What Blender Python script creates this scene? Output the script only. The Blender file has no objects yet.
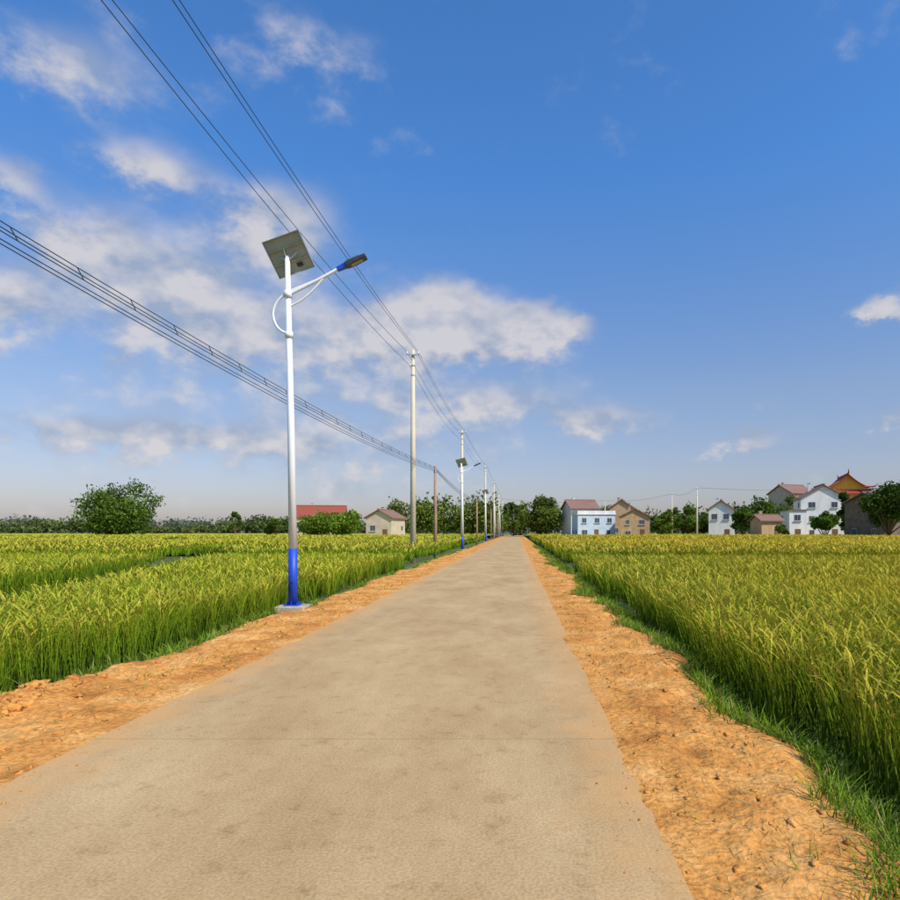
import bpy, bmesh, math, random
import numpy as np
from mathutils import Vector, Matrix
random.seed(4); RNG=np.random.default_rng(7)
S=bpy.context.scene
COL=S.collection
F=650.0; HZ=531.0; VX=517.0; EYE=1.6
def bx(px,d): return (px-VX)/F*d
def bz(py,d): return EYE+(HZ-py)/F*d

# ---------------- noise ----------------
TAB=RNG.random((256,256))
def vn(x,y):
    x=np.asarray(x,float); y=np.asarray(y,float)
    xi=np.floor(x).astype(int); yi=np.floor(y).astype(int)
    fx=x-xi; fy=y-yi; fx=fx*fx*(3-2*fx); fy=fy*fy*(3-2*fy)
    a=TAB[xi%256,yi%256]; b=TAB[(xi+1)%256,yi%256]; c=TAB[xi%256,(yi+1)%256]; e=TAB[(xi+1)%256,(yi+1)%256]
    return (a*(1-fx)+b*fx)*(1-fy)+(c*(1-fx)+e*fx)*fy
def fbm(x,y,o=4):
    s=0;a=1;t=0
    for i in range(o):
        s=s+a*vn(x*2**i+17*i,y*2**i+5*i); t+=a; a*=.5
    return s/t

# ---------------- materials ----------------
def newmat(name):
    m=bpy.data.materials.new(name); m.use_nodes=True
    nt=m.node_tree; nt.nodes.clear()
    out=nt.nodes.new('ShaderNodeOutputMaterial')
    return m,nt,out
def N(nt,t,**k):
    n=nt.nodes.new(t)
    for a,v in k.items(): setattr(n,a,v)
    return n
def simple(name,c1,c2=None,scale=3,rough=.8,bump=0.0,detail=6,metal=0,stretch=(1,1,1),bscale=None):
    m,nt,out=newmat(name)
    b=N(nt,'ShaderNodeBsdfPrincipled'); b.inputs['Roughness'].default_value=rough; b.inputs['Metallic'].default_value=metal
    nt.links.new(b.outputs[0],out.inputs[0])
    tc=N(nt,'ShaderNodeTexCoord'); mp=N(nt,'ShaderNodeMapping'); mp.inputs['Scale'].default_value=stretch
    nt.links.new(tc.outputs['Object'],mp.inputs[0])
    no=N(nt,'ShaderNodeTexNoise'); no.inputs['Scale'].default_value=scale; no.inputs['Detail'].default_value=detail
    nt.links.new(mp.outputs[0],no.inputs['Vector'])
    if c2 is None: c2=tuple(v*.78 for v in c1)
    r=N(nt,'ShaderNodeValToRGB'); r.color_ramp.elements[0].position=.32; r.color_ramp.elements[1].position=.68
    r.color_ramp.elements[0].color=(*c2,1); r.color_ramp.elements[1].color=(*c1,1)
    nt.links.new(no.outputs['Fac'],r.inputs[0]); nt.links.new(r.outputs[0],b.inputs['Base Color'])
    if bump>0:
        n2=N(nt,'ShaderNodeTexNoise'); n2.inputs['Scale'].default_value=bscale or scale*6; n2.inputs['Detail'].default_value=6
        nt.links.new(tc.outputs['Object'],n2.inputs['Vector'])
        bp=N(nt,'ShaderNodeBump'); bp.inputs['Strength'].default_value=bump; bp.inputs['Distance'].default_value=.05
        nt.links.new(n2.outputs['Fac'],bp.inputs['Height']); nt.links.new(bp.outputs[0],b.inputs['Normal'])
    return m
def leafmat(name,trans=.3,mul=1.0):
    m,nt,out=newmat(name)
    at=N(nt,'ShaderNodeAttribute'); at.attribute_name='Col'
    d=N(nt,'ShaderNodeBsdfDiffuse'); t=N(nt,'ShaderNodeBsdfTranslucent')
    mx=N(nt,'ShaderNodeMixShader'); mx.inputs[0].default_value=trans
    nt.links.new(at.outputs['Color'],d.inputs[0]); nt.links.new(at.outputs['Color'],t.inputs[0])
    nt.links.new(d.outputs[0],mx.inputs[1]); nt.links.new(t.outputs[0],mx.inputs[2]); nt.links.new(mx.outputs[0],out.inputs[0])
    return m
M_rice=leafmat('rice_leaf',.28); M_tree=leafmat('tree_leaf',.25); M_grass=leafmat('grass_leaf',.3)
M_bark=simple('bark',(.16,.11,.07),scale=4,bump=.5)
M_white=simple('white_steel_paint',(.84,.85,.86),(.77,.78,.79),scale=2,rough=.4)
M_blue=simple('blue_steel_paint',(.013,.065,.52),(.011,.055,.44),scale=3,rough=.5)
M_dark=simple('dark_plastic',(.04,.042,.05),rough=.45)
M_panelback=simple('panel_backsheet',(.42,.42,.35),(.36,.36,.30),scale=3,rough=.6)
M_panelfront=simple('panel_cells',(.01,.015,.05),rough=.15)
M_alu=simple('aluminium',(.6,.6,.6),rough=.4,metal=.7)
M_conc=simple('pole_concrete',(.66,.59,.44),(.50,.43,.31),scale=1.5,rough=.9,bump=.3,stretch=(1,1,.3))
M_wood=simple('weathered_wood',(.42,.27,.17),(.26,.16,.10),scale=3,rough=.9,bump=.4,stretch=(3,3,.4))
M_wire=simple('wire_rubber',(.035,.035,.04),rough=.5)
M_slab=simple('lamp_footing',(.50,.42,.32),(.38,.32,.24),scale=6,bump=.4)

# ---------------- mesh helpers ----------------
def raw_mesh(name,V,T,mat,C=None,parent=None,smooth=False):
    V=np.ascontiguousarray(V,dtype=np.float32); T=np.ascontiguousarray(T,dtype=np.int32)
    k=T.shape[1]; me=bpy.data.meshes.new(name)
    me.vertices.add(len(V)); me.vertices.foreach_set('co',V.ravel())
    me.loops.add(T.size); me.loops.foreach_set('vertex_index',T.ravel())
    me.polygons.add(len(T)); me.polygons.foreach_set('loop_start',np.arange(0,T.size,k,dtype=np.int32))
    me.polygons.foreach_set('loop_total',np.full(len(T),k,dtype=np.int32))
    if smooth: me.polygons.foreach_set('use_smooth',np.ones(len(T),dtype=bool))
    me.update(calc_edges=True)
    if C is not None:
        a=me.attributes.new('Col','FLOAT_COLOR','POINT')
        c=np.ones((len(V),4),dtype=np.float32); c[:,:3]=C; a.data.foreach_set('color',c.ravel())
    me.materials.append(mat)
    o=bpy.data.objects.new(name,me); COL.objects.link(o)
    if parent: o.parent=parent
    return o
def empty(name,loc=(0,0,0),rz=0):
    e=bpy.data.objects.new(name,None); e.location=loc; e.rotation_euler=(0,0,rz); COL.objects.link(e); return e
class MB:
    def __init__(s): s.v=[]; s.f=[]
    def add(s,vs,fs):
        o=len(s.v); s.v+=[tuple(v) for v in vs]; s.f+=[tuple(i+o for i in f) for f in fs]
    def box(s,x0,x1,y0,y1,z0,z1):
        s.add([(x0,y0,z0),(x1,y0,z0),(x1,y1,z0),(x0,y1,z0),(x0,y0,z1),(x1,y0,z1),(x1,y1,z1),(x0,y1,z1)],
              [(0,3,2,1),(4,5,6,7),(0,1,5,4),(1,2,6,5),(2,3,7,6),(3,0,4,7)])
    def tube(s,pts,rads,n=12,cap=True):
        pts=[Vector(p) for p in pts]; rings=[]
        for i,p in enumerate(pts):
            t=(pts[min(i+1,len(pts)-1)]-pts[max(i-1,0)]).normalized()
            a=t.cross(Vector((0,1,0)));
            if a.length<.2: a=t.cross(Vector((1,0,0)))
            a.normalize(); b=t.cross(a).normalized()
            rings.append([p+(a*math.cos(q)+b*math.sin(q))*rads[i] for q in [2*math.pi*k/n for k in range(n)]])
        vs=[v for r in rings for v in r]; fs=[]
        for i in range(len(pts)-1):
            for k in range(n):
                fs.append((i*n+k,i*n+(k+1)%n,(i+1)*n+(k+1)%n,(i+1)*n+k))
        if cap: fs.append(tuple(range(n))[::-1]); fs.append(tuple((len(pts)-1)*n+k for k in range(n)))
        s.add(vs,fs)
    def obj(s,name,mat,parent=None,smooth=False,bevel=0):
        me=bpy.data.meshes.new(name); me.from_pydata(s.v,[],s.f); me.materials.append(mat)
        bm=bmesh.new(); bm.from_mesh(me); bmesh.ops.recalc_face_normals(bm,faces=bm.faces); bm.to_mesh(me); bm.free()
        if smooth:
            for p in me.polygons: p.use_smooth=len(p.vertices)==4
        o=bpy.data.objects.new(name,me); COL.objects.link(o)
        if bevel:
            b=o.modifiers.new('bevel','BEVEL'); b.width=bevel; b.segments=2
        if parent: o.parent=parent
        return o

def blades(P,az,L,lean,curve,droop,w,c0,c1,prof=(1,.9,.6,0),ts=(0,.35,.7,1)):
    n=len(P); dx=np.cos(az); dy=np.sin(az)
    rot=az+RNG.normal(0,.5,n)+np.pi/2; wx=np.cos(rot); wy=np.sin(rot)
    V=[];C=[]
    for t,pf in zip(ts,prof):
        h=(lean*t+curve*t*t)*L
        z=L*t*np.sqrt(np.clip(1-lean**2*.5,.02,1))-droop*L*t**3
        cx=P[:,0]+dx*h; cy=P[:,1]+dy*h; cz=P[:,2]+z
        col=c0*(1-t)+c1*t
        for sg in (-1,1):
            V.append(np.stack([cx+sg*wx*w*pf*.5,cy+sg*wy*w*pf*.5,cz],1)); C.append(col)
    m=len(V); V=np.stack(V,1).reshape(-1,3); C=np.stack(C,1).reshape(-1,3)
    base=(np.arange(n)*m)[:,None,None]
    q=np.array([[2*i,2*i+1,2*i+3,2*i+2] for i in range(len(ts)-1)])[None]
    return V,(base+q).reshape(-1,4),C
def merge(parts):
    Vs=[];Ts=[];Cs=[];o=0
    for V,T,C in parts:
        Vs.append(V);Ts.append(T+o);Cs.append(C);o+=len(V)
    return np.concatenate(Vs),np.concatenate(Ts),np.concatenate(Cs)

# ---------------- rice ----------------
GZ=-0.30
def gapdist(x,y):
    ax,ay,bx_,by_=-9.9,12.4,-15.0,30.0
    L=math.hypot(bx_-ax,by_-ay); ux,uy=(bx_-ax)/L,(by_-ay)/L
    return (x-ax)*uy-(y-ay)*ux
def scatter(x0f,x1f,y0,y1,sp,jit):
    pts=[]
    for y in np.arange(y0,y1,sp):
        a=x0f(y); b=x1f(y)
        if b<=a: continue
        xs=np.arange(a,b,sp)
        pts.append(np.stack([xs,np.full(len(xs),y)],1))
    P=np.concatenate(pts); return P+RNG.uniform(-jit,jit,P.shape)
def rice_colors(x,y,side):
    g=fbm(x*.22+50,y*.09+9,3); p=np.clip((g-.35)*2.6,0,1)[:,None]
    if side>0:
        a=np.array([.26,.355,.018]); b=np.array([.54,.43,.016])
        k=np.clip((x-2.9)/5,0,1)[:,None]*.75+.04; p=np.clip(p*.5+k*.62,0,1)
    else:
        a=np.array([.33,.48,.022]); b=np.array([.55,.55,.027]); p=p*.75
    v=.82+.36*fbm(x*.9+7,y*.6+3,3)[:,None]
    return (a*(1-p)+b*p)*v
PF_NEAR=dict(prof=(.15,.25,.9,.45,1.0,.4,.75,.1),ts=(0,.45,.58,.66,.75,.84,.92,1))
PF_MID=dict(prof=(.2,.7,1.0,.1),ts=(.3,.6,.8,1))
PF_FAR=dict(prof=(.6,1.0,.2),ts=(.4,.75,1))
LF_NEAR=dict(); LF_MID=dict(prof=(1,.85,0),ts=(.15,.6,1)); LF_FAR=dict(prof=(1,.8,0),ts=(.25,.65,1))
def rice_patch(P,side,nl,npan,wl,wp,hs=1.0,base=0.0,lod=0):
    parts=[]
    pk=(PF_NEAR,PF_MID,PF_FAR)[lod]; lk=(LF_NEAR,LF_MID,LF_FAR)[lod]
    hvar=.84+.26*fbm(P[:,0]*.8,P[:,1]*.8,3)
    def rep(k):
        Q=np.repeat(P,k,0); Q=np.concatenate([Q+RNG.normal(0,.045,Q.shape),np.full((len(Q),1),GZ+base)],1); return Q,np.repeat(hvar,k)
    top=rice_colors(P[:,0],P[:,1],side)
    Q,h=rep(nl); m=len(Q); rc=np.repeat(top,nl,0)*RNG.uniform(.6,1.15,(m,1))
    gmix=RNG.uniform(0,1,(m,1)); rc=rc*(1-gmix*.5)+np.array([.20,.35,.025])*gmix*.5
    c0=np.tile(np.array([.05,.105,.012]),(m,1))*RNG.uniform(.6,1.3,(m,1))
    L=RNG.uniform(.76,1.10,m)*h*hs-base*.9
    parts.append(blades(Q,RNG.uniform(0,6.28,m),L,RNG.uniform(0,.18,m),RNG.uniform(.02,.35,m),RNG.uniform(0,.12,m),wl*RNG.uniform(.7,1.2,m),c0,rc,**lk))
    if npan:
        Q,h=rep(npan); m=len(Q); Q[:,2]+=RNG.uniform(.42,.58,m)*hs
        rc=np.repeat(top,npan,0)*RNG.uniform(.85,1.25,(m,1)); gold=np.array([.70,.51,.085]); k=RNG.uniform(.2,.85,(m,1)); rc=np.clip(rc*(1-k)+gold*k,0,.8)*RNG.uniform(.75,1.1,(m,1))
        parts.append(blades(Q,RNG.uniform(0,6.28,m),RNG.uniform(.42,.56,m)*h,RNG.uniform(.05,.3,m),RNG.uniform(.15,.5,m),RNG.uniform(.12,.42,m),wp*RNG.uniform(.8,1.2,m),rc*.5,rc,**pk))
    return parts
def edge_noise(y,s): return .12*np.sin(y*1.3+s)+.10*np.sin(y*.43+2*s)+.06*np.sin(y*3.7+s)
parts=[]
LX=-5.15; RX=2.55
rf=lambda y: RX+edge_noise(y,1)
lf=lambda y: LX+edge_noise(y,4)
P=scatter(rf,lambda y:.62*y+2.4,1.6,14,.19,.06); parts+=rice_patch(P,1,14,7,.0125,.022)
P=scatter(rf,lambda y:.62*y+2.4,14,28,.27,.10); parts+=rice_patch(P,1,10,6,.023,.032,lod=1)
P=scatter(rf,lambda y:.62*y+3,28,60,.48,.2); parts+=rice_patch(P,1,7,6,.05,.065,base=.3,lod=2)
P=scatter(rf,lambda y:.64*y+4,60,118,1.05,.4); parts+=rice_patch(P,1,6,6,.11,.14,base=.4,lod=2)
V,T,C=merge(parts); raw_mesh('rice_field',V,T,M_rice,C)
parts=[]
def lscatter(y0,y1,sp,j,ext):
    P=scatter(lambda y:-.83*y-ext,lf,y0,y1,sp,j)
    g=gapdist(P[:,0],P[:,1]); wob=.15*np.sin(P[:,1]*.8)
    keep=~((g+wob<0.9)&(g+wob>-1.9)&(P[:,1]<46)); keep&=~((P[:,1]>33-.05*P[:,0])&(P[:,1]<36-.05*P[:,0])&(P[:,0]<-12))
    return P[keep]
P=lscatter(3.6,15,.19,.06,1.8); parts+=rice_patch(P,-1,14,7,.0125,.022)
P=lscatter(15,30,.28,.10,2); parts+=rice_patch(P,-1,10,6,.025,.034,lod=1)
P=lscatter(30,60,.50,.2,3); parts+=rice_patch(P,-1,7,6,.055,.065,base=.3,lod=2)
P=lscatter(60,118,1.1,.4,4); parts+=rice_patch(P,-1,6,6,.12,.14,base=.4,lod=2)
V,T,C=merge(parts); raw_mesh('rice_field',V,T,M_rice,C)

def grid(name,xs,ys,zf,mat,C=None,smooth=True):
    X,Y=np.meshgrid(xs,ys); Z=zf(X,Y); V=np.stack([X,Y,Z],-1).reshape(-1,3)
    nx=len(xs); ny=len(ys)
    i,j=np.meshgrid(np.arange(nx-1),np.arange(ny-1)); a=(j*nx+i).ravel()
    T=np.stack([a,a+1,a+nx+1,a+nx],1)
    return raw_mesh(name,V,T,mat,C,smooth=smooth)
M_canopy_r=simple('distant_rice_gold',(.38,.30,.022),(.24,.24,.018),scale=.05,rough=1,bump=.6,detail=10,stretch=(1,.35,1),bscale=2.5)
M_canopy_l=simple('distant_rice_green',(.38,.37,.027),(.25,.30,.02),scale=.05,rough=1,bump=.6,detail=10,stretch=(1,.35,1),bscale=2.5)
def canz(X,Y):
    e=np.clip((Y-36)/60,0,1)
    return .30+.28*e+.12*vn(X*1.1,Y*1.1)
grid('distant_rice',np.arange(3.2,170,1.1),np.arange(38,260,1.6),canz,M_canopy_r,smooth=False)
grid('distant_rice',np.arange(-250,-6.3,1.4),np.arange(48,260,1.6),canz,M_canopy_l,smooth=False)

# ---------------- ground ----------------
m,nt,out=newmat('ground_soil_grass'); b=N(nt,'ShaderNodeBsdfPrincipled'); b.inputs['Roughness'].default_value=1
nt.links.new(b.outputs[0],out.inputs[0]); tc=N(nt,'ShaderNodeTexCoord')
no=N(nt,'ShaderNodeTexNoise'); no.inputs['Scale'].default_value=.6; no.inputs['Detail'].default_value=8; nt.links.new(tc.outputs['Object'],no.inputs['Vector'])
r=N(nt,'ShaderNodeValToRGB'); r.color_ramp.elements[0].color=(.06,.095,.02,1); r.color_ramp.elements[0].position=.35; r.color_ramp.elements[1].color=(.15,.17,.04,1); r.color_ramp.elements[1].position=.7
nt.links.new(no.outputs['Fac'],r.inputs[0]); nt.links.new(r.outputs[0],b.inputs['Base Color'])
M_ground=m
grid('ground',np.array([-3000,-600,-200,-60,-10,10,60,200,600,3000.]),np.array([-800,-100,-20,0,30,100,300,900,3500.]),lambda X,Y:X*0+GZ-.004,M_ground)

def soilmat():
    m,nt,out=newmat('orange_soil'); b=N(nt,'ShaderNodeBsdfPrincipled'); b.inputs['Roughness'].default_value=1
    b.inputs['Specular IOR Level'].default_value=.05
    nt.links.new(b.outputs[0],out.inputs[0]); tc=N(nt,'ShaderNodeTexCoord')
    no=N(nt,'ShaderNodeTexNoise'); no.inputs['Scale'].default_value=1.3; no.inputs['Detail'].default_value=10; no.inputs['Roughness'].default_value=.68; nt.links.new(tc.outputs['Object'],no.inputs['Vector'])
    r=N(nt,'ShaderNodeValToRGB'); e=r.color_ramp.elements; e[0].color=(.40,.155,.038,1); e[0].position=.32; e[1].color=(.76,.44,.165,1); e[1].position=.70
    k=e.new(.5); k.color=(.66,.30,.078,1)
    nt.links.new(no.outputs['Fac'],r.inputs[0])
    n2=N(nt,'ShaderNodeTexNoise'); n2.inputs['Scale'].default_value=22; n2.inputs['Detail'].default_value=7; nt.links.new(tc.outputs['Object'],n2.inputs['Vector'])
    mx=N(nt,'ShaderNodeMix',data_type='RGBA',blend_type='MULTIPLY'); mx.inputs[0].default_value=.5
    r2=N(nt,'ShaderNodeValToRGB'); r2.color_ramp.elements[0].position=.35; r2.color_ramp.elements[0].color=(.45,.40,.36,1); r2.color_ramp.elements[1].position=.6
    nt.links.new(n2.outputs['Fac'],r2.inputs[0]); nt.links.new(r.outputs[0],mx.inputs[6]); nt.links.new(r2.outputs[0],mx.inputs[7])
    nt.links.new(mx.outputs[2],b.inputs['Base Color'])
    bp=N(nt,'ShaderNodeBump'); bp.inputs['Strength'].default_value=.9; bp.inputs['Distance'].default_value=.03
    nt.links.new(n2.outputs['Fac'],bp.inputs['Height']); nt.links.new(bp.outputs[0],b.inputs['Normal'])
    return m
M_soil=soilmat()
def shz(u,Y,w,edge):
    bump=.09*(fbm(u*1.6+3,Y*1.1+edge*31,3)-.5)+.07*(fbm(u*6+9,Y*6+edge,3)-.5)+.035*(fbm(u*20,Y*20+edge,2)-.5)
    rise=np.clip(u/.5,0,1)
    fall=np.clip((u-(w-.30))/.55,0,1)
    return -.002+.030*(fbm(u*5,Y*2,3)-.45)+bump*(.2+.8*rise)-.36*fall**1.3
ysN=np.concatenate([np.arange(-5,22,.045),np.arange(22,60,.15),np.arange(60,265,.8)])
RE=.77; LE=-3.25
xs=np.arange(RE-.22,RE+1.9,.04)
grid('dirt_shoulder',xs,ysN,lambda X,Y:shz(X-RE,Y,1.35+edge_noise(Y,2),1)-.03*np.clip((RE-X)/.20,0,1),M_soil)
xs=np.arange(LE-2.1,LE+.24,.04)
def lsz(X,Y):
    z=shz(LE-X,Y,1.56+edge_noise(Y,5),2)-.03*np.clip((X-LE)/.20,0,1)
    return z+.16*np.exp(-((X+4.65)/.38)**2-((Y-5.9)/.9)**2)*(.6+.8*fbm(X*5,Y*5,3))
grid('dirt_shoulder',xs,ysN,lsz,M_soil)

def roadmat():
    m,nt,out=newmat('dusty_concrete'); b=N(nt,'ShaderNodeBsdfPrincipled'); b.inputs['Roughness'].default_value=.9; b.inputs['Specular IOR Level'].default_value=.08
    lk=nt.links.new
    lk(b.outputs[0],out.inputs[0]); tc=N(nt,'ShaderNodeTexCoord')
    mp=N(nt,'ShaderNodeMapping'); mp.inputs['Scale'].default_value=(1,.45,1); lk(tc.outputs['Object'],mp.inputs[0])
    no=N(nt,'ShaderNodeTexNoise'); no.inputs['Scale'].default_value=.9; no.inputs['Detail'].default_value=10; no.inputs['Roughness'].default_value=.7; lk(mp.outputs[0],no.inputs['Vector'])
    r=N(nt,'ShaderNodeValToRGB'); e=r.color_ramp.elements; e[0].color=(.41,.265,.125,1); e[0].position=.34; e[1].color=(.57,.395,.205,1); e[1].position=.66
    lk(no.outputs['Fac'],r.inputs[0])
    n2=N(nt,'ShaderNodeTexNoise'); n2.inputs['Scale'].default_value=60; n2.inputs['Detail'].default_value=6; lk(tc.outputs['Object'],n2.inputs['Vector'])
    r2=N(nt,'ShaderNodeValToRGB'); r2.color_ramp.elements[0].position=.35; r2.color_ramp.elements[0].color=(.62,.60,.58,1); r2.color_ramp.elements[1].position=.6
    lk(n2.outputs['Fac'],r2.inputs[0])
    mx=N(nt,'ShaderNodeMix',data_type='RGBA',blend_type='MULTIPLY'); mx.inputs[0].default_value=.6
    lk(r.outputs[0],mx.inputs[6]); lk(r2.outputs[0],mx.inputs[7])
    n4=N(nt,'ShaderNodeTexNoise'); n4.inputs['Scale'].default_value=5; n4.inputs['Detail'].default_value=9; n4.inputs['Roughness'].default_value=.75; lk(tc.outputs['Object'],n4.inputs['Vector'])
    r4=N(nt,'ShaderNodeValToRGB'); r4.color_ramp.elements[0].position=.30; r4.color_ramp.elements[0].color=(.62,.53,.44,1); r4.color_ramp.elements[1].position=.46
    lk(n4.outputs['Fac'],r4.inputs[0])
    mx4=N(nt,'ShaderNodeMix',data_type='RGBA',blend_type='MULTIPLY'); mx4.inputs[0].default_value=.7; lk(mx.outputs[2],mx4.inputs[6]); lk(r4.outputs[0],mx4.inputs[7])
    sx=N(nt,'ShaderNodeSeparateXYZ'); lk(tc.outputs['Object'],sx.inputs[0])
    a=N(nt,'ShaderNodeMath',operation='ADD'); a.inputs[1].default_value=1.24; lk(sx.outputs[0],a.inputs[0])
    ab=N(nt,'ShaderNodeMath',operation='ABSOLUTE'); lk(a.outputs[0],ab.inputs[0])
    n3=N(nt,'ShaderNodeTexNoise'); n3.inputs['Scale'].default_value=2.2; n3.inputs['Detail'].default_value=8; lk(tc.outputs['Object'],n3.inputs['Vector'])
    ad=N(nt,'ShaderNodeMath',operation='MULTIPLY_ADD'); ad.inputs[1].default_value=1.1; lk(n3.outputs['Fac'],ad.inputs[0]); lk(ab.outputs[0],ad.inputs[2])
    mr=N(nt,'ShaderNodeMapRange'); mr.inputs[1].default_value=2.10; mr.inputs[2].default_value=2.65; lk(ad.outputs[0],mr.inputs[0])
    ml=N(nt,'ShaderNodeMath',operation='MULTIPLY'); ml.inputs[1].default_value=.65; lk(mr.outputs[0],ml.inputs[0])
    m2=N(nt,'ShaderNodeMix',data_type='RGBA'); m2.inputs[7].default_value=(.60,.31,.11,1); lk(ml.outputs[0],m2.inputs[0]); lk(mx4.outputs[2],m2.inputs[6])
    dv=N(nt,'ShaderNodeMath',operation='PINGPONG'); dv.inputs[1].default_value=2.5; lk(sx.outputs[1],dv.inputs[0])
    lt=N(nt,'ShaderNodeMath',operation='LESS_THAN'); lt.inputs[1].default_value=.006; lk(dv.outputs[0],lt.inputs[0])
    lm=N(nt,'ShaderNodeMath',operation='MULTIPLY'); lm.inputs[1].default_value=.42; lk(lt.outputs[0],lm.inputs[0])
    m3=N(nt,'ShaderNodeMix',data_type='RGBA'); m3.inputs[7].default_value=(.13,.09,.055,1); lk(lm.outputs[0],m3.inputs[0]); lk(m2.outputs[2],m3.inputs[6])
    lk(m3.outputs[2],b.inputs['Base Color'])
    bp=N(nt,'ShaderNodeBump'); bp.inputs['Strength'].default_value=.35; bp.inputs['Distance'].default_value=.01
    lk(n2.outputs['Fac'],bp.inputs['Height']); lk(bp.outputs[0],b.inputs['Normal'])
    return m
mb=MB(); mb.box(LE,RE,-8,270,-.25,0); mb.obj('concrete_road',roadmat())

ico=bmesh.new(); bmesh.ops.create_icosphere(ico,subdivisions=2,radius=1); IV=np.array([v.co[:] for v in ico.verts]); IT=np.array([[v.index for v in f.verts] for f in ico.faces]); ico.free()
def clods(n,xf,yr,zf,smin,smax,pw=7):
    Vs=[];Ts=[];o=0
    for i in range(n):
        y=yr[0]+(yr[1]-yr[0])*random.random()**1.6; x=xf(y); s=smin+(smax-smin)*random.random()**pw
        ph=RNG.uniform(0,6,3); v=IV*(1+.25*np.sin(IV[:,[0]]*5+ph[0])+.2*np.sin(IV[:,[1]]*6+ph[1])+.18*np.sin(IV[:,[2]]*7+ph[2]))
        v=v*s*np.array([1,random.uniform(.6,1.1),random.uniform(.35,.65)])
        a=random.random()*6.28; c,sn=math.cos(a),math.sin(a); v=v@np.array([[c,sn,0],[-sn,c,0],[0,0,1]])
        v=v+np.array([x,y,float(zf(np.array(x),np.array(y)))]); Vs.append(v);Ts.append(IT+o);o+=len(v)
    return np.concatenate(Vs),np.concatenate(Ts)
V1,T1=clods(2600,lambda y:RE+.02+random.random()*1.35,(1,24),lambda X,Y:shz(X-RE,Y,1.35,1),.005,.035)
V2,T2=clods(2200,lambda y:LE-.02-random.random()*1.6,(2,26),lsz,.006,.045)
V3,T3=clods(110,lambda y:-4.7+random.uniform(-.45,.4),(5.0,6.9),lsz,.025,.09,3)
V4,T4=clods(220,lambda y:(RE-.02-abs(random.gauss(0,.16))) if random.random()<.5 else (LE+.02+abs(random.gauss(0,.2))),(1.5,22),lambda X,Y:X*0+.002,.004,.013,3)
o1=len(V1);o2=o1+len(V2);o3=o2+len(V3)
raw_mesh('soil_clods',np.concatenate([V1,V2,V3,V4]),np.concatenate([T1,T2+o1,T3+o2,T4+o3]),M_soil,smooth=False)

def grass(n,xf,y0,y1,zf,Lr,w,pw=1.5,cmul=1.0,straw=.15,flat=False):
    y=y0+(y1-y0)*RNG.random(n)**pw; x,keep=xf(y,n); y=y[keep];x=x[keep]; n=len(x)
    z=zf(x,y); P=np.stack([x,y,z-.01+(.018 if flat else 0)],1); L=RNG.uniform(*Lr,n)
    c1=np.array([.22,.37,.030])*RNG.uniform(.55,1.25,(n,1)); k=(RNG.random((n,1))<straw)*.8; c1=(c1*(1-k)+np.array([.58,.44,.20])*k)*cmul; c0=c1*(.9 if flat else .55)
    wf=w*(1+y/14)
    if flat: return blades(P,RNG.uniform(0,6.28,n),L,np.full(n,1.40),RNG.uniform(-.3,.3,n),np.full(n,.12),wf,c0,c1)
    return blades(P,RNG.uniform(0,6.28,n),L,RNG.uniform(.1,.6,n),RNG.uniform(.1,.7,n),RNG.uniform(0,.4,n),wf,c0,c1)
def xr(y,n):
    e=RE+1.18+edge_noise(y,2)*1.2; u=RNG.normal(.24,.28,n); x=e+u
    k=(fbm(x*1.5,y*.9,3)+np.clip(u,-1,.3)*.9)>.38; return x,k&(x<RX+.4)
def xl(y,n):
    e=LE-1.50-edge_noise(y,5); u=RNG.normal(.10,.22,n); x=e-u
    k=(fbm(x*1.5,y*.9+40,3)+np.clip(u,-1,.3)*.9)>.43; return x,k
def xw(y,n):
    x=RE+.15+RNG.random(n)*1.2; return x,fbm(x*3,y*2.2+7,2)>.72
def xwl(y,n):
    x=LE-.15-RNG.random(n)*1.4; return x,fbm(x*3,y*2.2+7,2)>.70
def xs1(y,n): return RE+.05+RNG.random(n)*1.4,np.ones(n,bool)
def xs2(y,n): return LE-.05-RNG.random(n)*1.6,np.ones(n,bool)
def xg(y,n):
    g=RNG.uniform(-2.0,1.0,n); ux,uy=-.278,.9605; t=(y-12.4)/uy; x=-9.9+ux*t+g; return x,np.ones(n,bool)
zr=lambda x,y:shz(x-RE,y,1.35+edge_noise(y,2),1)
zl=lambda x,y:lsz(x,y)
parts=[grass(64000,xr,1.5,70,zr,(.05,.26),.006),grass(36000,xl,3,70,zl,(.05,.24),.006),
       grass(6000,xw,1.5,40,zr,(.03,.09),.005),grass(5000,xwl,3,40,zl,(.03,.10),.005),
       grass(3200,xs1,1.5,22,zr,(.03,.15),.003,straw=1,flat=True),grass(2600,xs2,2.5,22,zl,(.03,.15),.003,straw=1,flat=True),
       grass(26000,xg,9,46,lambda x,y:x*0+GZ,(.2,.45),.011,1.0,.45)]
V,T,C=merge(parts); raw_mesh('grass_verge',V,T,M_grass,C)

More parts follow.
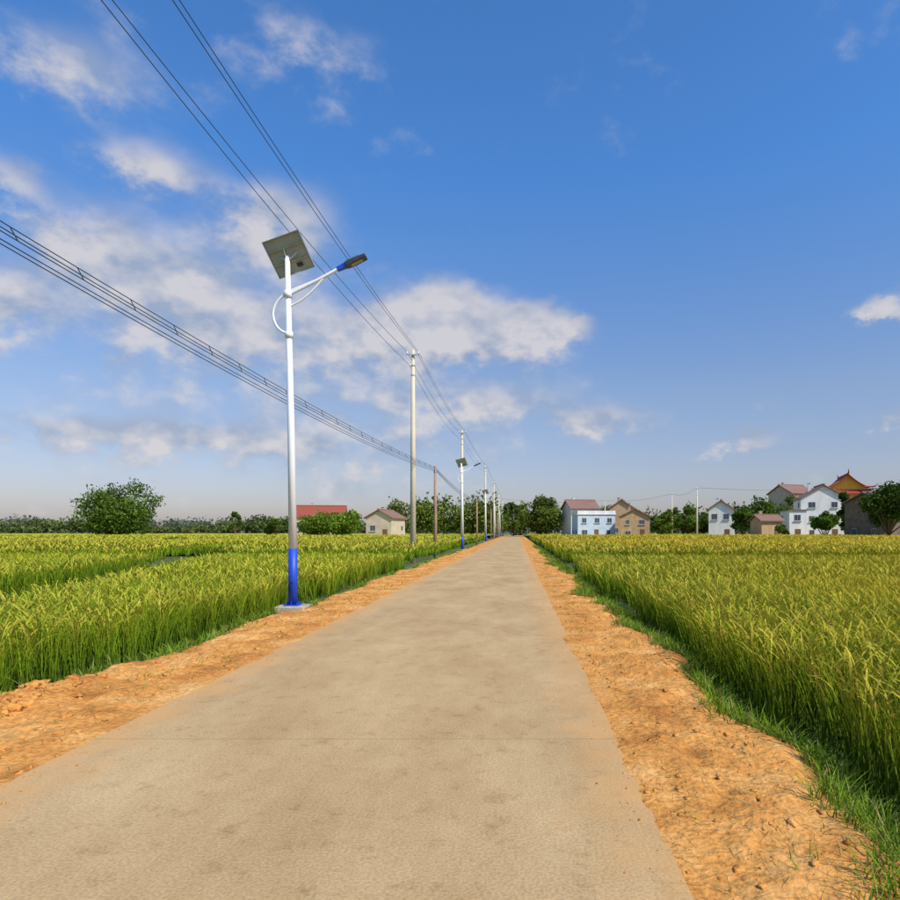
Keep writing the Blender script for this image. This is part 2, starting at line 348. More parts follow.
# ---------------- trees ----------------
def leafcloud(blobs,n,ls,base):
    w=np.array([b[3]*b[4]*b[5] for b in blobs])**.75; w/=w.sum()
    idx=RNG.choice(len(blobs),n,p=w); B=np.array(blobs,float)[idx]
    d=RNG.normal(size=(n,3)); d/=np.linalg.norm(d,axis=1)[:,None]
    r=RNG.random(n)**.4; r=r*(1+.22*np.sin(d[:,0]*5+idx)+.18*np.sin(d[:,2]*7+idx*2)+.12*np.sin(d[:,1]*9+idx))
    P=B[:,:3]+d*B[:,3:6]*r[:,None]
    a=RNG.normal(size=(n,3)); a/=np.linalg.norm(a,axis=1)[:,None]
    b=np.cross(a,RNG.normal(size=(n,3))); b/=np.linalg.norm(b,axis=1)[:,None]
    s=(ls*RNG.uniform(.5,1.2,n))[:,None]
    V=np.stack([P-a*s,P-b*s*.6,P+a*s,P+b*s*.6],1).reshape(-1,3)
    T=np.arange(4*n).reshape(n,4)
    tint=RNG.uniform(.7,1.35,len(blobs))[idx]
    c=np.array(base)*(tint*RNG.uniform(.65,1.3,n))[:,None]
    c=c*(1+np.array([.35,.12,0])*RNG.random((n,1)))
    return V,T,np.repeat(c,4,0)
def tree(name,x,y,w,h,base=(.09,.15,.028),nb=14,trunk=.28,n=4500,ls=.30,z0=GZ,tall=False,low=False):
    e=empty(name,(x,y,z0)); R=w/2; blobs=[]; mb=MB()
    t0=h*trunk; mb.tube([(0,0,0),(.05*R,0,t0*.6),(0,.04*R,t0*1.2),(.06*R,0,h*.75)],[h*.032,h*.024,h*.02,h*.006],8)
    cz=(t0+h)/2; hz=(h-t0)/2
    for i in range(nb):
        for _ in range(20):
            p=RNG.uniform(-1,1,3)
            if np.dot(p,p)<1: break
        if tall: p[:2]*=.7
        rr=random.uniform(.22,.42)
        bxx=p[0]*R*(1-rr*.6); byy=p[1]*R*(1-rr*.6); bzz=cz+p[2]*hz*(1-rr*.5)
        if low: bzz=h*.42+p[2]*h*.2+.2*h*(1-(p[0])**2)
        blobs.append((bxx,byy,bzz,R*rr,R*rr,min(R*rr*.8,hz*.5)))
        mb.tube([(0,0,t0*.8),(bxx*.5,byy*.5,(t0+bzz)/2-.03*h),(bxx,byy,bzz)],[h*.014,h*.009,h*.003],5)
    mb.obj('trunk_and_limbs',M_bark,e,True)
    V,T,C=leafcloud(blobs,n,ls,base); raw_mesh('crown',V,T,M_tree,C,parent=e)
    return e
def T_(name,px,d,wpx,ytop,**k):
    return tree(name,bx(px,d),d,wpx/F*d,bz(ytop,d)-GZ,**k)
T_('broadleaf_tree',119,120,76,481,nb=32,n=14000,ls=.26,trunk=.10,base=(.085,.15,.024))
T_('broadleaf_tree',235,190,14,512,nb=8,n=2000,ls=.4)
T_('broadleaf_tree',540,185,50,494,nb=24,n=9000,trunk=.12,ls=.36,base=(.11,.16,.028))
T_('broadleaf_tree',513,215,32,498,nb=14,n=5500,trunk=.12,ls=.4)
T_('broadleaf_tree',742,135,28,506,nb=14,n=5000,trunk=.12,base=(.09,.16,.025))
T_('cypress_tree',846,128,20,486,nb=18,n=6000,trunk=.08,tall=True,base=(.05,.095,.02))
T_('broadleaf_tree',770,165,54,497,nb=24,n=9000,trunk=.1,ls=.34,base=(.075,.13,.025))
T_('broadleaf_tree',792,175,36,495,nb=16,n=5000,trunk=.1,ls=.34,base=(.08,.13,.025))
T_('broadleaf_tree',888,100,60,477,nb=30,n=12000,trunk=.15,ls=.24,base=(.055,.10,.02))
T_('broadleaf_tree',662,150,27,510,nb=12,n=5000,trunk=.12,base=(.10,.16,.025))
T_('broadleaf_tree',683,190,30,500,nb=14,n=5000,trunk=.12,ls=.38)
T_('shrub',340,112,76,508,nb=32,n=17000,trunk=.05,ls=.24,low=True,base=(.12,.20,.025))
T_('shrub',825,122,32,510,nb=14,n=6000,trunk=.05,low=True,base=(.08,.155,.022))
T_('shrub',782,120,16,520,nb=8,n=2500,trunk=.05,low=True,base=(.08,.14,.022))
T_('shrub',860,125,26,519,nb=10,n=3500,trunk=.05,low=True,base=(.07,.13,.022))
T_('shrub',700,150,24,519,nb=10,n=3500,trunk=.05,low=True,base=(.09,.15,.022))
T_('shrub',200,34,13,544,nb=8,n=1800,trunk=.05,ls=.07,low=True,base=(.07,.15,.02))
T_('shrub',172,60,26,537,nb=8,n=2500,trunk=.05,ls=.10,low=True,base=(.09,.16,.02))
T_('shrub',276,150,26,516,nb=10,n=4000,trunk=.05,low=True)
T_('broadleaf_tree',600,205,54,503,nb=16,n=6000,trunk=.1,ls=.38)
def belt(name,x0,x1,y,hmin,hmax,n_per_m,base,ls,depth=8,step=3.5):
    blobs=[]; x=x0
    while x<x1:
        h=hmin+(hmax-hmin)*float(fbm(np.array(x*.06+y),np.array(3.3),3))**1.3*1.6; h=min(h,hmax)
        w=random.uniform(.6,1.4)*step
        for k in range(4):
            blobs.append((x+random.uniform(-w,w)*.8,y+random.uniform(-depth,depth)*.5,GZ+h*random.uniform(.2,.74),w*random.uniform(.4,.9),w*.7,h*random.uniform(.2,.33)))
        x+=step*.5
    V,T,C=leafcloud(blobs,int((x1-x0)*n_per_m),ls,base); return raw_mesh(name,V,T,M_tree,C)
belt('distant_tree_row',bx(395,190),bx(502,190),190,10.5,15,280,(.11,.16,.03),.5)
belt('distant_tree_row',bx(498,240),bx(720,240),240,6,13,140,(.09,.135,.035),.6)
belt('distant_tree_row',bx(700,200),bx(960,200),205,8.5,14,140,(.08,.125,.03),.55)
belt('distant_tree_row',bx(-120,260),bx(500,260),260,2.5,8.5,110,(.10,.14,.05),.65,12)  # leaf colour shifted slightly bluish to paint in distance haze
belt('distant_tree_row',-700,700,520,8,15,30,(.13,.17,.13),1.3,30,9)  # aerial haze painted in as paler, greyer leaf colour

# ---------------- buildings ----------------
W_white=simple('white_render',(.76,.75,.74),(.60,.60,.60),scale=.8,stretch=(1,1,.4),bump=.1)
W_bluewh=simple('pale_blue_tile',(.54,.63,.72),(.43,.53,.65),scale=1)
W_tan=simple('tan_brick',(.52,.35,.19),(.38,.25,.14),scale=1.2,bump=.2)
W_beige=simple('beige_render',(.60,.48,.36),(.46,.37,.28),scale=1,bump=.1)
W_dark=simple('weathered_brick',(.20,.14,.10),(.12,.09,.065),scale=1.2,bump=.2)
W_yel=simple('ochre_render',(.78,.42,.07),(.64,.33,.05),scale=1)
R_brown=simple('brown_tile',(.28,.15,.11),(.17,.09,.07),scale=3,bump=.5,stretch=(4,1,1))
R_red=simple('red_tile',(.34,.075,.04),(.22,.05,.03),scale=3,bump=.5,stretch=(4,1,1))
R_temple=simple('temple_red_tile',(.36,.045,.03),(.24,.028,.02),scale=3,bump=.4)
R_grey=simple('grey_tile',(.20,.17,.155),(.13,.11,.10),scale=3,bump=.5)
M_glass=simple('window_glass',(.07,.08,.10),rough=.15)
M_frame=simple('window_frame',(.50,.50,.50),rough=.5)
M_door=simple('timber_door',(.20,.09,.05),rough=.6)
def house(name,pxc,d,wpx,yeave,yridge,dep,rot,wall,roof,gable_front=True,floors=2,flat=False,nwin=2,over=.45,parapet=False,curl=False,door=True):
    e=empty(name,(bx(pxc,d),d,GZ),math.radians(rot))
    w=wpx/F*d; he=bz(yeave,d)-GZ; hr=bz(yridge,d)-GZ
    x0,x1,y0,y1=-w/2,w/2,-dep/2,dep/2
    mb=MB(); mb.box(x0,x1,y0,y1,0,he)
    if not flat:
        if gable_front:
            mb.add([(x0,y0,he),(x1,y0,he),(0,y0,hr-.05),(x0,y1,he),(x1,y1,he),(0,y1,hr-.05)],[(0,1,2),(5,4,3),(0,2,5,3),(1,4,5,2)])
        else:
            mb.add([(x0,y0,he),(x0,y1,he),(x0,0,hr-.05),(x1,y0,he),(x1,y1,he),(x1,0,hr-.05)],[(0,1,2),(5,4,3),(0,2,5,3),(1,4,5,2)])
    mb.obj('walls',wall,e)
    mb=MB(); th=.22
    if flat:
        mb.box(x0-.25,x1+.25,y0-.25,y1+.25,he+.002,he+.2)
        if parapet:
            for (a,b_,c,g) in ((x0-.1,x1+.1,y0-.1,y0+.1),(x0-.1,x1+.1,y1-.1,y1+.1),(x0-.1,x0+.1,y0+.1,y1-.1),(x1-.1,x1+.1,y0+.1,y1-.1)): mb.box(a,b_,c,g,he+.2,he+1.0)
    else:
        ns=6
        half=(w/2 if gable_front else dep/2); lo,hi=((y0-over,y1+over) if gable_front else (x0-over,x1+over))
        slope=(hr-he)/half
        for sg in (-1,1):
            prof=[]
            for i in range(ns+1):
                t=i/ns; u=t*(half+over); z=hr-slope*u
                if curl: z=hr-(hr-he)*(1-(1-min(t,1))**1.7)+(.9*max(0,t-.7)**2*8 if t>.7 else 0)
                prof.append((u*sg,z+.03))
            vs=[];fs=[]
            for (u,z) in prof:
                for q in (lo,hi):
                    for dz in (0,th):
                        vs.append((u,q,z+dz) if gable_front else (q,u,z+dz))
            for i in range(ns):
                a=i*4;b=a+4
                fs+=[(a,a+2,b+2,b),(a+1,b+1,b+3,a+3),(a,b,b+1,a+1),(a+2,a+3,b+3,b+2)]
            fs+=[(0,1,3,2),(ns*4,ns*4+2,ns*4+3,ns*4+1)]
            mb.add(vs,fs)
        if gable_front: mb.box(-.18,.18,lo-.05,hi+.05,hr+.12,hr+.42)
        else: mb.box(lo-.05,hi+.05,-.18,.18,hr+.12,hr+.42)
        if curl:
            for q in (lo,hi):
                sgn=-1 if q==lo else 1
                mb.tube([(0,q,hr+.3),(0,q+sgn*.5,hr+.7),(0,q+sgn*.7,hr+1.4)],[.22,.18,.05],8)
                for sg in (-1,1):
                    mb.tube([(sg*half*.75,q,he+.5),(sg*(half+over),q+sgn*.1,he+.6),(sg*(half+over+.8),q+sgn*.2,he+1.4)],[.2,.18,.05],8)
            mb.add([(x0-1,y0-1.6,he-1.1),(x1+1,y0-1.6,he-1.1),(x1,y0-.002,he-.1),(x0,y0-.002,he-.1),(x0-1,y0-1.6,he-1.4),(x1+1,y0-1.6,he-1.4),(x1,y0-.002,he-.5),(x0,y0-.002,he-.5)],
                   [(0,1,2,3),(7,6,5,4),(0,4,5,1),(1,5,6,2),(2,6,7,3),(3,7,4,0)])
    mb.obj('roof',roof,e)
    fr=MB(); gl=MB(); dr=MB(); sl=MB()
    fh=he/floors
    def win(side,c,z,ww,hh):
        for k,(m_,g_) in enumerate(((fr,0),(gl,.08))):
            o=.05 if k==0 else .075; a=ww/2-g_; h0=z-hh/2+g_; h1=z+hh/2-g_
            segs=[(-a,a)] if k==0 else [(-a,-.04),(.04,a)]
            for (p,q) in segs:
                if side=='f': m_.box(c+p,c+q,y0-o,y0+.02,h0,h1)
                elif side=='l': m_.box(x0-o,x0+.02,c+p,c+q,h0,h1)
                else: m_.box(x1-.02,x1+o,c+p,c+q,h0,h1)
        if side=='f': sl.box(c-ww/2-.15,c+ww/2+.15,y0-.22,y0+.02,z-hh/2-.14,z-hh/2-.003)
    for fl in range(floors):
        zc=fh*fl+fh*.52
        for i in range(nwin):
            c=x0+w*(i+.5)/nwin
            if door and fl==0 and i==nwin//2:
                dr.box(c-.55,c+.55,y0-.05,y0+.02,0.02,2.3); continue
            if random.random()<.15: continue
            win('f',c+random.uniform(-.2,.2),zc,min(random.uniform(.9,1.5),w/nwin*.55),min(1.3,fh*.42))
        for sd in ('l','r'):
            for i in range(2):
                if random.random()<.5: win(sd,y0+dep*(i+.5)/2,zc,min(1.1,dep*.2),min(1.1,fh*.4))
    fr.obj('window_frames',M_frame,e); gl.obj('window_panes',M_glass,e); sl.obj('window_sills',M_frame,e)
    if dr.v: dr.obj('door',M_door,e)
    if not flat and not curl:
        mb=MB(); cx=x0+w*.3; mb.box(cx-.3,cx+.3,dep*.1,dep*.1+.6,he+.5,hr+.9); mb.box(cx-.38,cx+.38,dep*.1-.08,dep*.1+.68,hr+.9,hr+1.02); mb.obj('chimney',wall,e)
    return e
house('white_house',819,140,41,499,487,9,-14,W_white,R_brown,True,3,nwin=2)
house('white_house',793,134,16,511,511,7,-8,W_white,R_grey,flat=True,floors=2,nwin=1)
house('temple_building',843,178,36,491,477,14,-18,W_yel,R_temple,True,3,curl=True,over=1.3,nwin=3,door=False)
house('brick_house',885,112,50,503,494,9,14,W_dark,R_grey,False,2,nwin=3)
house('tiled_roof_house',791,182,28,494,486,9,20,W_beige,R_brown,False,3,nwin=3)
house('white_house',722,150,23,510,502,10,-20,W_white,R_brown,True,2,nwin=2)
house('small_brick_hut',766,128,21,521,516,5,5,W_tan,R_brown,False,1,nwin=2)
house('white_house',580,182,28,509,501,9,12,W_white,R_brown,False,2,nwin=2)
house('blue_tiled_house',593,168,37,515,515,8,6,W_bluewh,W_white,flat=True,floors=2,nwin=3,parapet=True)
house('tan_brick_house',623,178,24,509,501,9,-14,W_tan,R_brown,True,2,nwin=2)
house('tan_brick_house',635,160,28,517,510,8,-10,W_tan,R_brown,True,2,nwin=2)
house('red_roof_house',321,150,46,517,507,9,12,W_beige,R_red,False,1,nwin=4)
house('beige_farmhouse',386,152,26,518,511,9,-10,W_beige,R_brown,True,1,nwin=2)

# ---------------- solar street lamps ----------------
def lamp(x,y):
    e=empty('solar_street_lamp',(x,y,0))
    s=13.87/F
    def q(px,py,dy=0): return ((px-293)*s,dy,(608-py)*s)
    H=(608-258)*s
    mb=MB(); mb.tube([(0,0,.03),(0,0,1.22)],[.098,.094],24); mb.obj('blue_pole_base',M_blue,e,True)
    mb=MB(); mb.tube([(0,0,1.22),(-.04,0,H*.5),(-.12,0,H)],[.088,.072,.052],24); mb.obj('white_pole',M_white,e,True)
    mb=MB(); mb.box(-.33,.33,-.33,.33,-.2,.015); mb.obj('concrete_footing',M_slab,e,bevel=.02)
    mb=MB(); mb.box(-.15,.15,-.15,.15,.017,.035)
    for a in (-.125,.125):
        for b in (-.125,.125): mb.tube([(a,b,.035),(a,b,.08)],[.012,.012],8)
    for k in range(4):
        a=k*math.pi/2; c,sn=math.cos(a),math.sin(a)
        p=[(c*.09,sn*.09,.035),(c*.14,sn*.14,.035),(c*.09,sn*.09,.15)]; o=(-sn*.005,c*.005,0)
        mb.add([tuple(np.add(v,o)) for v in p]+[tuple(np.subtract(v,o)) for v in p],[(0,1,2),(5,4,3),(0,3,4,1),(1,4,5,2),(2,5,3,0)])
    mb.obj('base_flange',M_blue,e)
    def smooth(pts):
        pts=[Vector(p) for p in pts]; out=[]
        P=[pts[0]]+pts+[pts[-1]]
        for i in range(1,len(P)-2):
            for k in range(6):
                t=k/6; a,b,c,d=P[i-1],P[i],P[i+1],P[i+2]
                out.append(.5*((2*b)+(c-a)*t+(2*a-5*b+4*c-d)*t*t+(3*b-a-3*c+d)*t**3))
        out.append(pts[-1]); return out
    mb=MB()
    pt=smooth([q(288,297),q(318,282),q(340,270)]); mb.tube(pt,[.036]*len(pt),12)
    pt=smooth([q(289,337),q(278,330),q(273,317),q(277,304),q(289,294),q(310,285),q(322,280)]); mb.tube(pt,[.026]*len(pt),10)
    pt=smooth([q(289,309),q(303,301),q(315,290),q(326,277)]); mb.tube(pt,[.022]*len(pt),10)
    mb.tube([q(288,300,0),q(288,293,0)],[.085,.085],16); mb.tube([q(289,340,0),q(289,334,0)],[.085,.085],16)
    mb.obj('lamp_arm',M_white,e,True)
    A=Vector(q(338,271)); B=Vector(q(366,258)); ax=(B-A).normalized(); side=Vector((0,1,0)); up=side.cross(ax)*-1
    if up.z<0: up=-up
    def prism(mb,segs):
        vs=[];fs=[]
        for (t,hw,lo,hi) in segs:
            c=A+ax*t
            vs+=[c-side*hw+up*lo,c+side*hw+up*lo,c+side*hw*.8+up*hi,c-side*hw*.8+up*hi]
        for i in range(len(segs)-1):
            for k in range(4): fs.append((i*4+k,i*4+(k+1)%4,i*4+4+(k+1)%4,i*4+4+k))
        fs+=[(3,2,1,0),tuple(len(vs)-4+k for k in range(4))]; mb.add(vs,fs)
    L=(B-A).length
    mb=MB(); prism(mb,[(-.02,.045,-.045,.045),(.12,.055,-.05,.05),(.2,.08,-.05,.05)]); mb.obj('luminaire_clamp',M_blue,e,bevel=.01)
    mb=MB(); prism(mb,[(.2,.10,-.05,.05),(L*.6,.12,-.05,.045),(L,.11,-.04,.03)])
    for i in range(6):
        t=.24+i*.05; prism(mb,[(t,.09,.04,.08),(t+.014,.09,.04,.08)])
    mb.obj('luminaire_housing',M_dark,e,bevel=.006)
    mb=MB(); prism(mb,[(.30,.06,-.056,-.045),(L-.10,.06,-.050,-.04)]); mb.obj('led_lens',M_panelback,e)
    c0=Vector(q(264,247)); u=Vector((.83,-.19,.19)); v=Vector((.235,.40,-.62)); c0=c0-Vector((0,.12,0))
    n=u.cross(v).normalized()
    if n.z<0: n=-n
    def slab(mb,a0,a1,b0,b1,t0,t1):
        vs=[c0+u*a+v*b+n*t for t in (t0,t1) for (a,b) in ((a0,b0),(a1,b0),(a1,b1),(a0,b1))]
        mb.add(vs,[(0,1,2,3),(7,6,5,4),(0,4,5,1),(1,5,6,2),(2,6,7,3),(3,7,4,0)])
    mb=MB(); slab(mb,.03,.97,.03,.97,.010,.018); mb.obj('panel_backsheet',M_panelback,e)
    mb=MB(); slab(mb,.03,.97,.03,.97,.020,.030); mb.obj('solar_cells',M_panelfront,e)
    mb=MB(); slab(mb,0,.028,0,1,-.012,.034); slab(mb,.972,1,0,1,-.012,.034); slab(mb,.0281,.9719,0,.03,-.012,.034); slab(mb,.0281,.9719,.97,1,-.012,.034)
    slab(mb,.03,.97,.30,.33,-.02,.008); slab(mb,.03,.97,.66,.69,-.02,.008); mb.obj('panel_frame',M_alu,e)
    mb=MB(); slab(mb,.60,.74,.76,.86,-.03,.009); mb.obj('junction_box',M_dark,e)
    top=Vector((-.12,0,H-.02)); mb=MB()
    for a,b in ((.45,.315),(.45,.675),(.75,.5),(.3,.5)): mb.tube([top-Vector((0,0,.1)),c0+u*a+v*b-n*.02],[.02,.018],8)
    mb.obj('panel_bracket',M_alu,e)
    return e
lamp(-4.78,13.87)
for d in (56,98,140,182): lamp(-4.68,d)

# ---------------- utility poles and wires ----------------
def upole(x,y,h,arm=.38,name='concrete_utility_pole'):
    e=empty(name,(x,y,GZ)); mb=MB(); mb.tube([(0,0,-.2),(0,0,h/2),(0,0,h)],[.185,.145,.10],20); mb.obj('shaft',M_conc,e,True)
    mb=MB(); mb.box(-arm,arm,-.17,-.11,h-.35,h-.28)
    mb.tube([(0,0,h-.95),(0,0,h-.88)],[.13,.13],12); mb.tube([(0,0,h-1.5),(0,0,h-1.46)],[.135,.135],12)
    mb.obj('crossarm',M_alu,e)
    mb=MB()
    for a in (-arm+.05,arm-.05): mb.tube([(a,-.14,h-.28),(a,-.14,h-.2),(a,-.14,h-.12)],[.03,.05,.03],10)
    mb.tube([(-.1,-.05,h-.9),(-.2,-.05,h-.9)],[.05,.05],8)
    mb.obj('insulators',M_white,e,True); return e
HP=bz(350,38)-GZ
poles=[(-7.9,4,HP+.1),(-6.08,38,HP),(-5.70,67.5,HP-.1),(-5.05,104,HP-.1),(-4.9,138,HP-.1),(-4.8,172,HP-.2),(-4.6,206,HP-.2)]
for i,p in enumerate(poles): upole(*p,arm=.95 if i==0 else .38)
def wires(name,spans,r,n=24):
    cu=bpy.data.curves.new(name,'CURVE'); cu.dimensions='3D'; cu.bevel_depth=r; cu.bevel_resolution=1
    for a,b,sag in spans:
        sp=cu.splines.new('POLY'); sp.points.add(n)
        for i in range(n+1):
            t=i/n; p=Vector(a).lerp(Vector(b),t); p.z-=sag*4*t*(1-t); sp.points[i].co=(*p,1)
    cu.materials.append(M_wire); o=bpy.data.objects.new(name,cu); COL.objects.link(o); return o
sp=[]
offs=[(.33,-.12),(.24,-.14),(-.33,-.14),(-.20,-.9)]
near={0:(1.15,0),1:(1.05,0),2:(-.25,0),3:(-.33,0)}
for k,(ox,oz) in enumerate(offs):
    for i in range(len(poles)-1):
        a=poles[i];b=poles[i+1]
        if i==0: pa=(a[0]+near[k][0],a[1],a[2]+GZ-.14)
        else: pa=(a[0]+ox,a[1]-.14,a[2]+GZ+oz)
        sp.append((pa,(b[0]+ox,b[1]-.14,b[2]+GZ+oz),.40+.06*k))
wires('overhead_power_line',sp,.0105)
tp=[(-9.0,5,7.42),(-5.42,43,bz(466,43)-GZ),(-5.2,84,6.1),(-5.0,125,6.1),(-4.9,160,6.1)]
for i,(x,y,h) in enumerate(tp):
    e=empty('wooden_telephone_pole',(x,y,GZ)); mb=MB(); mb.tube([(0,0,-.2),(.03,0,h*.5),(0,0,h)],[.12,.10,.08],14); mb.obj('shaft',M_wood,e,True)
    mb=MB(); mb.tube([(0,-.13,h-.3),(0,-.13,h-.24)],[.05,.05],8); mb.tube([(0,0,h-.42),(0,0,h-.36)],[.105,.105],12); mb.obj('clamp',M_alu,e)
sp=[]
for k,(oz,r0) in enumerate(((-.08,-.05),(-.16,-.14),(-.22,-.20),(-.29,-.34),(-.36,-.41))):
    for i in range(len(tp)-1):
        a=tp[i];b=tp[i+1]
        sp.append(((a[0]+.02*k,a[1],a[2]+GZ+(oz if i else r0)),(b[0],b[1]-.1,b[2]+GZ+oz),.40+.03*k))
a=Vector((tp[0][0],tp[0][1],tp[0][2]+GZ)); b=Vector((tp[1][0],tp[1][1]-.1,tp[1][2]+GZ))
for j in range(1,26):
    t=j/26; p=a.lerp(b,t); z0=p.z+(-.05*(1-t)-.08*t)-.40*4*t*(1-t); z1=p.z+(-.20*(1-t)-.22*t)-.46*4*t*(1-t)
    sp.append(((p.x,p.y,z0),(p.x+.05,p.y+.1,z1),0))
wires('telephone_cables',sp,.0095)
vp=[(-4.6,206,HP-.2),(bx(605,175),175,bz(500,175)-GZ),(bx(672,150),150,bz(493,150)-GZ),(bx(697,120),120,bz(487,120)-GZ),(bx(940,110),110,bz(483,110)-GZ)]
for x,y,h in vp[1:]: upole(x,y,h)
sp=[]
for i in range(len(vp)-1):
    for ox in (-.3,.3):
        a=vp[i];b=vp[i+1]; sp.append(((a[0]+ox,a[1],a[2]+GZ-.12),(b[0]+ox,b[1],b[2]+GZ-.12),.8))
wires('village_power_line',sp,.012)

# ---------------- world ----------------
SUN_EL=math.radians(47)
sd=Vector((.76,-.65,0)).normalized()*math.cos(SUN_EL)+Vector((0,0,math.sin(SUN_EL)))
w=bpy.data.worlds.new('World'); S.world=w; w.use_nodes=True; nt=w.node_tree; nt.nodes.clear()
try: w.cycles.sampling_method='NONE'
except Exception as ex: print(ex)
L_=nt.links.new
STR=.15
out=N(nt,'ShaderNodeOutputWorld'); bg=N(nt,'ShaderNodeBackground'); bg.inputs[1].default_value=STR; L_(bg.outputs[0],out.inputs[0])
sky=N(nt,'ShaderNodeTexSky',sky_type='NISHITA'); sky.sun_disc=False; sky.sun_elevation=SUN_EL; sky.sun_rotation=math.atan2(sd.x,sd.y)
sky.air_density=1.0; sky.dust_density=.9; sky.ozone_density=2.5
tc=N(nt,'ShaderNodeTexCoord'); sx=N(nt,'ShaderNodeSeparateXYZ'); L_(tc.outputs['Generated'],sx.inputs[0])
def M(op,a,b=None,c=None,clamp=False):
    n=N(nt,'ShaderNodeMath',operation=op); n.use_clamp=clamp
    for i,v in enumerate((a,b,c)):
        if v is None: continue
        if isinstance(v,(int,float)): n.inputs[i].default_value=v
        else: L_(v,n.inputs[i])
    return n.outputs[0]
az=M('ARCTAN2',sx.outputs[0],sx.outputs[1]); el=M('ARCSINE',sx.outputs[2])
def mapping(loc,sc):
    mp=N(nt,'ShaderNodeMapping'); mp.inputs['Scale'].default_value=sc; mp.inputs['Location'].default_value=loc; L_(tc.outputs['Generated'],mp.inputs[0]); return mp.outputs[0]
def noise(scale,detail,rough,vec):
    n=N(nt,'ShaderNodeTexNoise'); n.inputs['Scale'].default_value=scale; n.inputs['Detail'].default_value=detail; n.inputs['Roughness'].default_value=rough
    L_(vec,n.inputs['Vector']); return n.outputs['Fac']
m0=mapping((0,0,0),(1,1,1.5)); m1=mapping((.02,0,.045),(1,1,1.5))
n1=noise(6,3,.5,m0); n2=noise(17,6,.6,m0); n2b=noise(17,2,.55,m1)
ns=M('ADD',M('MULTIPLY',n1,.5),M('MULTIPLY',n2,.5))
aw=M('ADD',az,M('MULTIPLY_ADD',n2,.10,-.05)); ew=M('ADD',el,M('MULTIPLY_ADD',n2,.08,-.04))
cv=N(nt,'ShaderNodeCombineXYZ'); L_(aw,cv.inputs[0]); L_(ew,cv.inputs[1])
blobs=[(462,340,104,26,1.55),(458,304,52,28,1.4),(530,320,50,24,1.2),(570,328,24,12,.7),(395,325,45,32,.7),
 (170,290,165,85,.90),(95,235,70,40,.65),(285,222,62,42,1.05),(320,345,150,50,.7),(150,165,80,24,.8),(10,175,50,30,.8),
 (5,300,75,45,.95),(888,304,32,17,1.4),(745,443,40,16,1.0),(140,438,180,20,.8),(480,402,120,24,.75),(600,420,80,18,.55),(905,412,40,12,.6),
 (330,440,340,60,.55),(60,60,120,40,.6),(330,40,90,30,.4),(800,200,140,90,-.7),(690,240,90,90,-.5)]
msk=None
for (px,py,sxp,syp,a) in blobs:
    A=math.atan((px-VX)/F); ca=math.cos(A); E=math.atan((HZ-py)/F*ca); sa=sxp/F*ca*ca*.8; se=syp/F*ca*.8
    vm=N(nt,'ShaderNodeVectorMath',operation='MULTIPLY_ADD'); L_(cv.outputs[0],vm.inputs[0]); vm.inputs[1].default_value=(1/sa,1/se,0); vm.inputs[2].default_value=(-A/sa,-E/se,0)
    dt=N(nt,'ShaderNodeVectorMath',operation='DOT_PRODUCT'); L_(vm.outputs[0],dt.inputs[0]); L_(vm.outputs[0],dt.inputs[1])
    ex=M('POWER',.3679,dt.outputs['Value'])
    msk=M('MULTIPLY',ex,a) if msk is None else M('MULTIPLY_ADD',ex,a,msk)
dens=M('ADD',M('MULTIPLY',msk,1.1),M('MULTIPLY_ADD',ns,2.6,-1.3-.30))
mr=N(nt,'ShaderNodeMapRange'); mr.interpolation_type='SMOOTHSTEP'; mr.inputs[1].default_value=-.22; mr.inputs[2].default_value=.80; L_(dens,mr.inputs[0])
d1=M('MULTIPLY',mr.outputs[0],.86)
gr=N(nt,'ShaderNodeValToRGB'); e=gr.color_ramp.elements
K=1.5
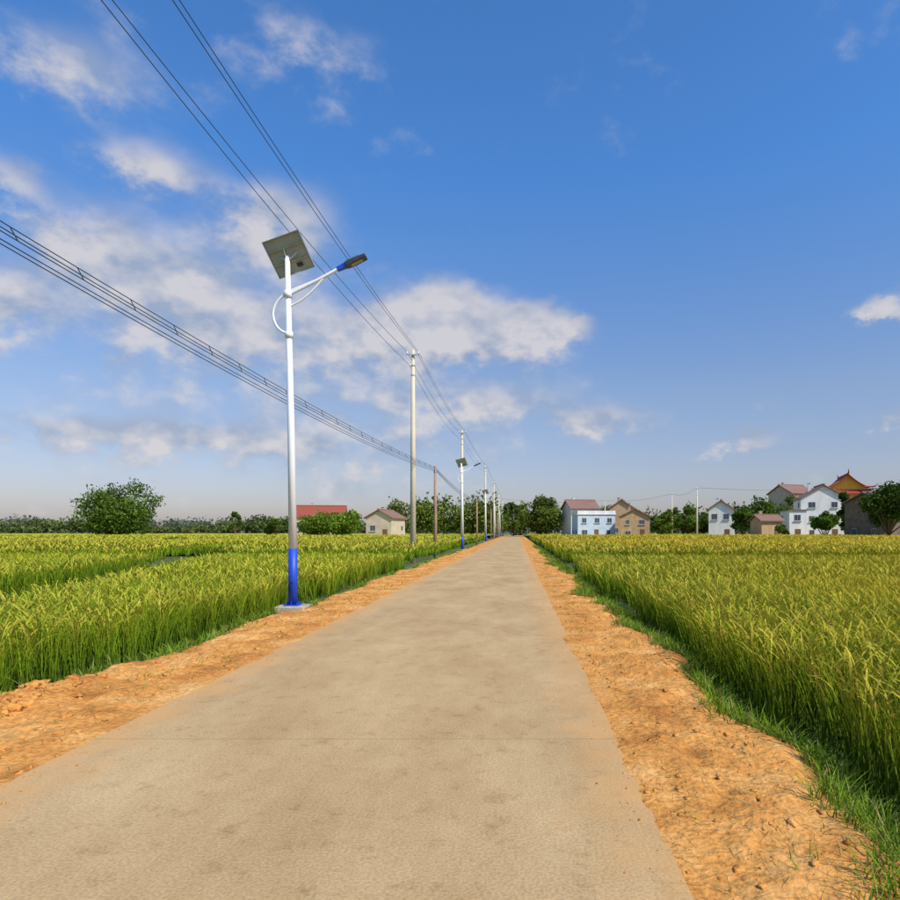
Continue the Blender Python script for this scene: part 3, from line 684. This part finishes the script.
e[0].position=0; e[0].color=(.62,.56,.66,1); e[1].position=.5; e[1].color=(.50,.94,1.36,1)
k=e.new(.2); k.color=(.80,.78,.86,1)
k=e.new(.08); k.color=(.74,.66,.74,1)
for q_ in e:
    c=q_.color; q_.color=(c[0]/K,c[1]/K,c[2]/K,1)
L_(M('ADD',el,0,clamp=True),gr.inputs[0])
mu=N(nt,'ShaderNodeMix',data_type='RGBA',blend_type='MULTIPLY'); mu.inputs[0].default_value=1; L_(sky.outputs[0],mu.inputs[6]); L_(gr.outputs[0],mu.inputs[7])
ms=N(nt,'ShaderNodeVectorMath',operation='SCALE'); ms.inputs[3].default_value=K; L_(mu.outputs[2],ms.inputs[0])
cc=N(nt,'ShaderNodeValToRGB'); e=cc.color_ramp.elements; e[0].position=.0; e[0].color=(.36,.42,.55,1); e[1].position=1.0; e[1].color=(.69,.66,.67,1)
L_(M('ADD',M('MULTIPLY',dens,.42),M('MULTIPLY_ADD',M('SUBTRACT',n2,n2b),2.6,.22)),cc.inputs[0])
cs=N(nt,'ShaderNodeVectorMath',operation='SCALE'); cs.inputs[3].default_value=1/STR; L_(cc.outputs[0],cs.inputs[0])
mx=N(nt,'ShaderNodeMix',data_type='RGBA'); L_(d1,mx.inputs[0]); L_(ms.outputs[0],mx.inputs[6]); L_(cs.outputs[0],mx.inputs[7])
L_(mx.outputs[2],bg.inputs[0])

sl=bpy.data.lights.new('sun','SUN'); sl.energy=4.8; sl.angle=math.radians(.53); sl.color=(1,.93,.80)
so=bpy.data.objects.new('sun',sl); so.rotation_euler=sd.to_track_quat('Z','Y').to_euler(); so.location=(20,-20,40); COL.objects.link(so)
cd=bpy.data.cameras.new('camera'); cd.sensor_width=36; cd.lens=F/900*36; cd.shift_x=-(VX-450)/900; cd.shift_y=(HZ-450)/900; cd.clip_start=.05; cd.clip_end=8000
co=bpy.data.objects.new('camera',cd); co.location=(0,0,EYE); co.rotation_euler=(math.radians(90),0,0); COL.objects.link(co); S.camera=co
S.view_settings.view_transform='Standard'; S.view_settings.look='None'; S.view_settings.exposure=0
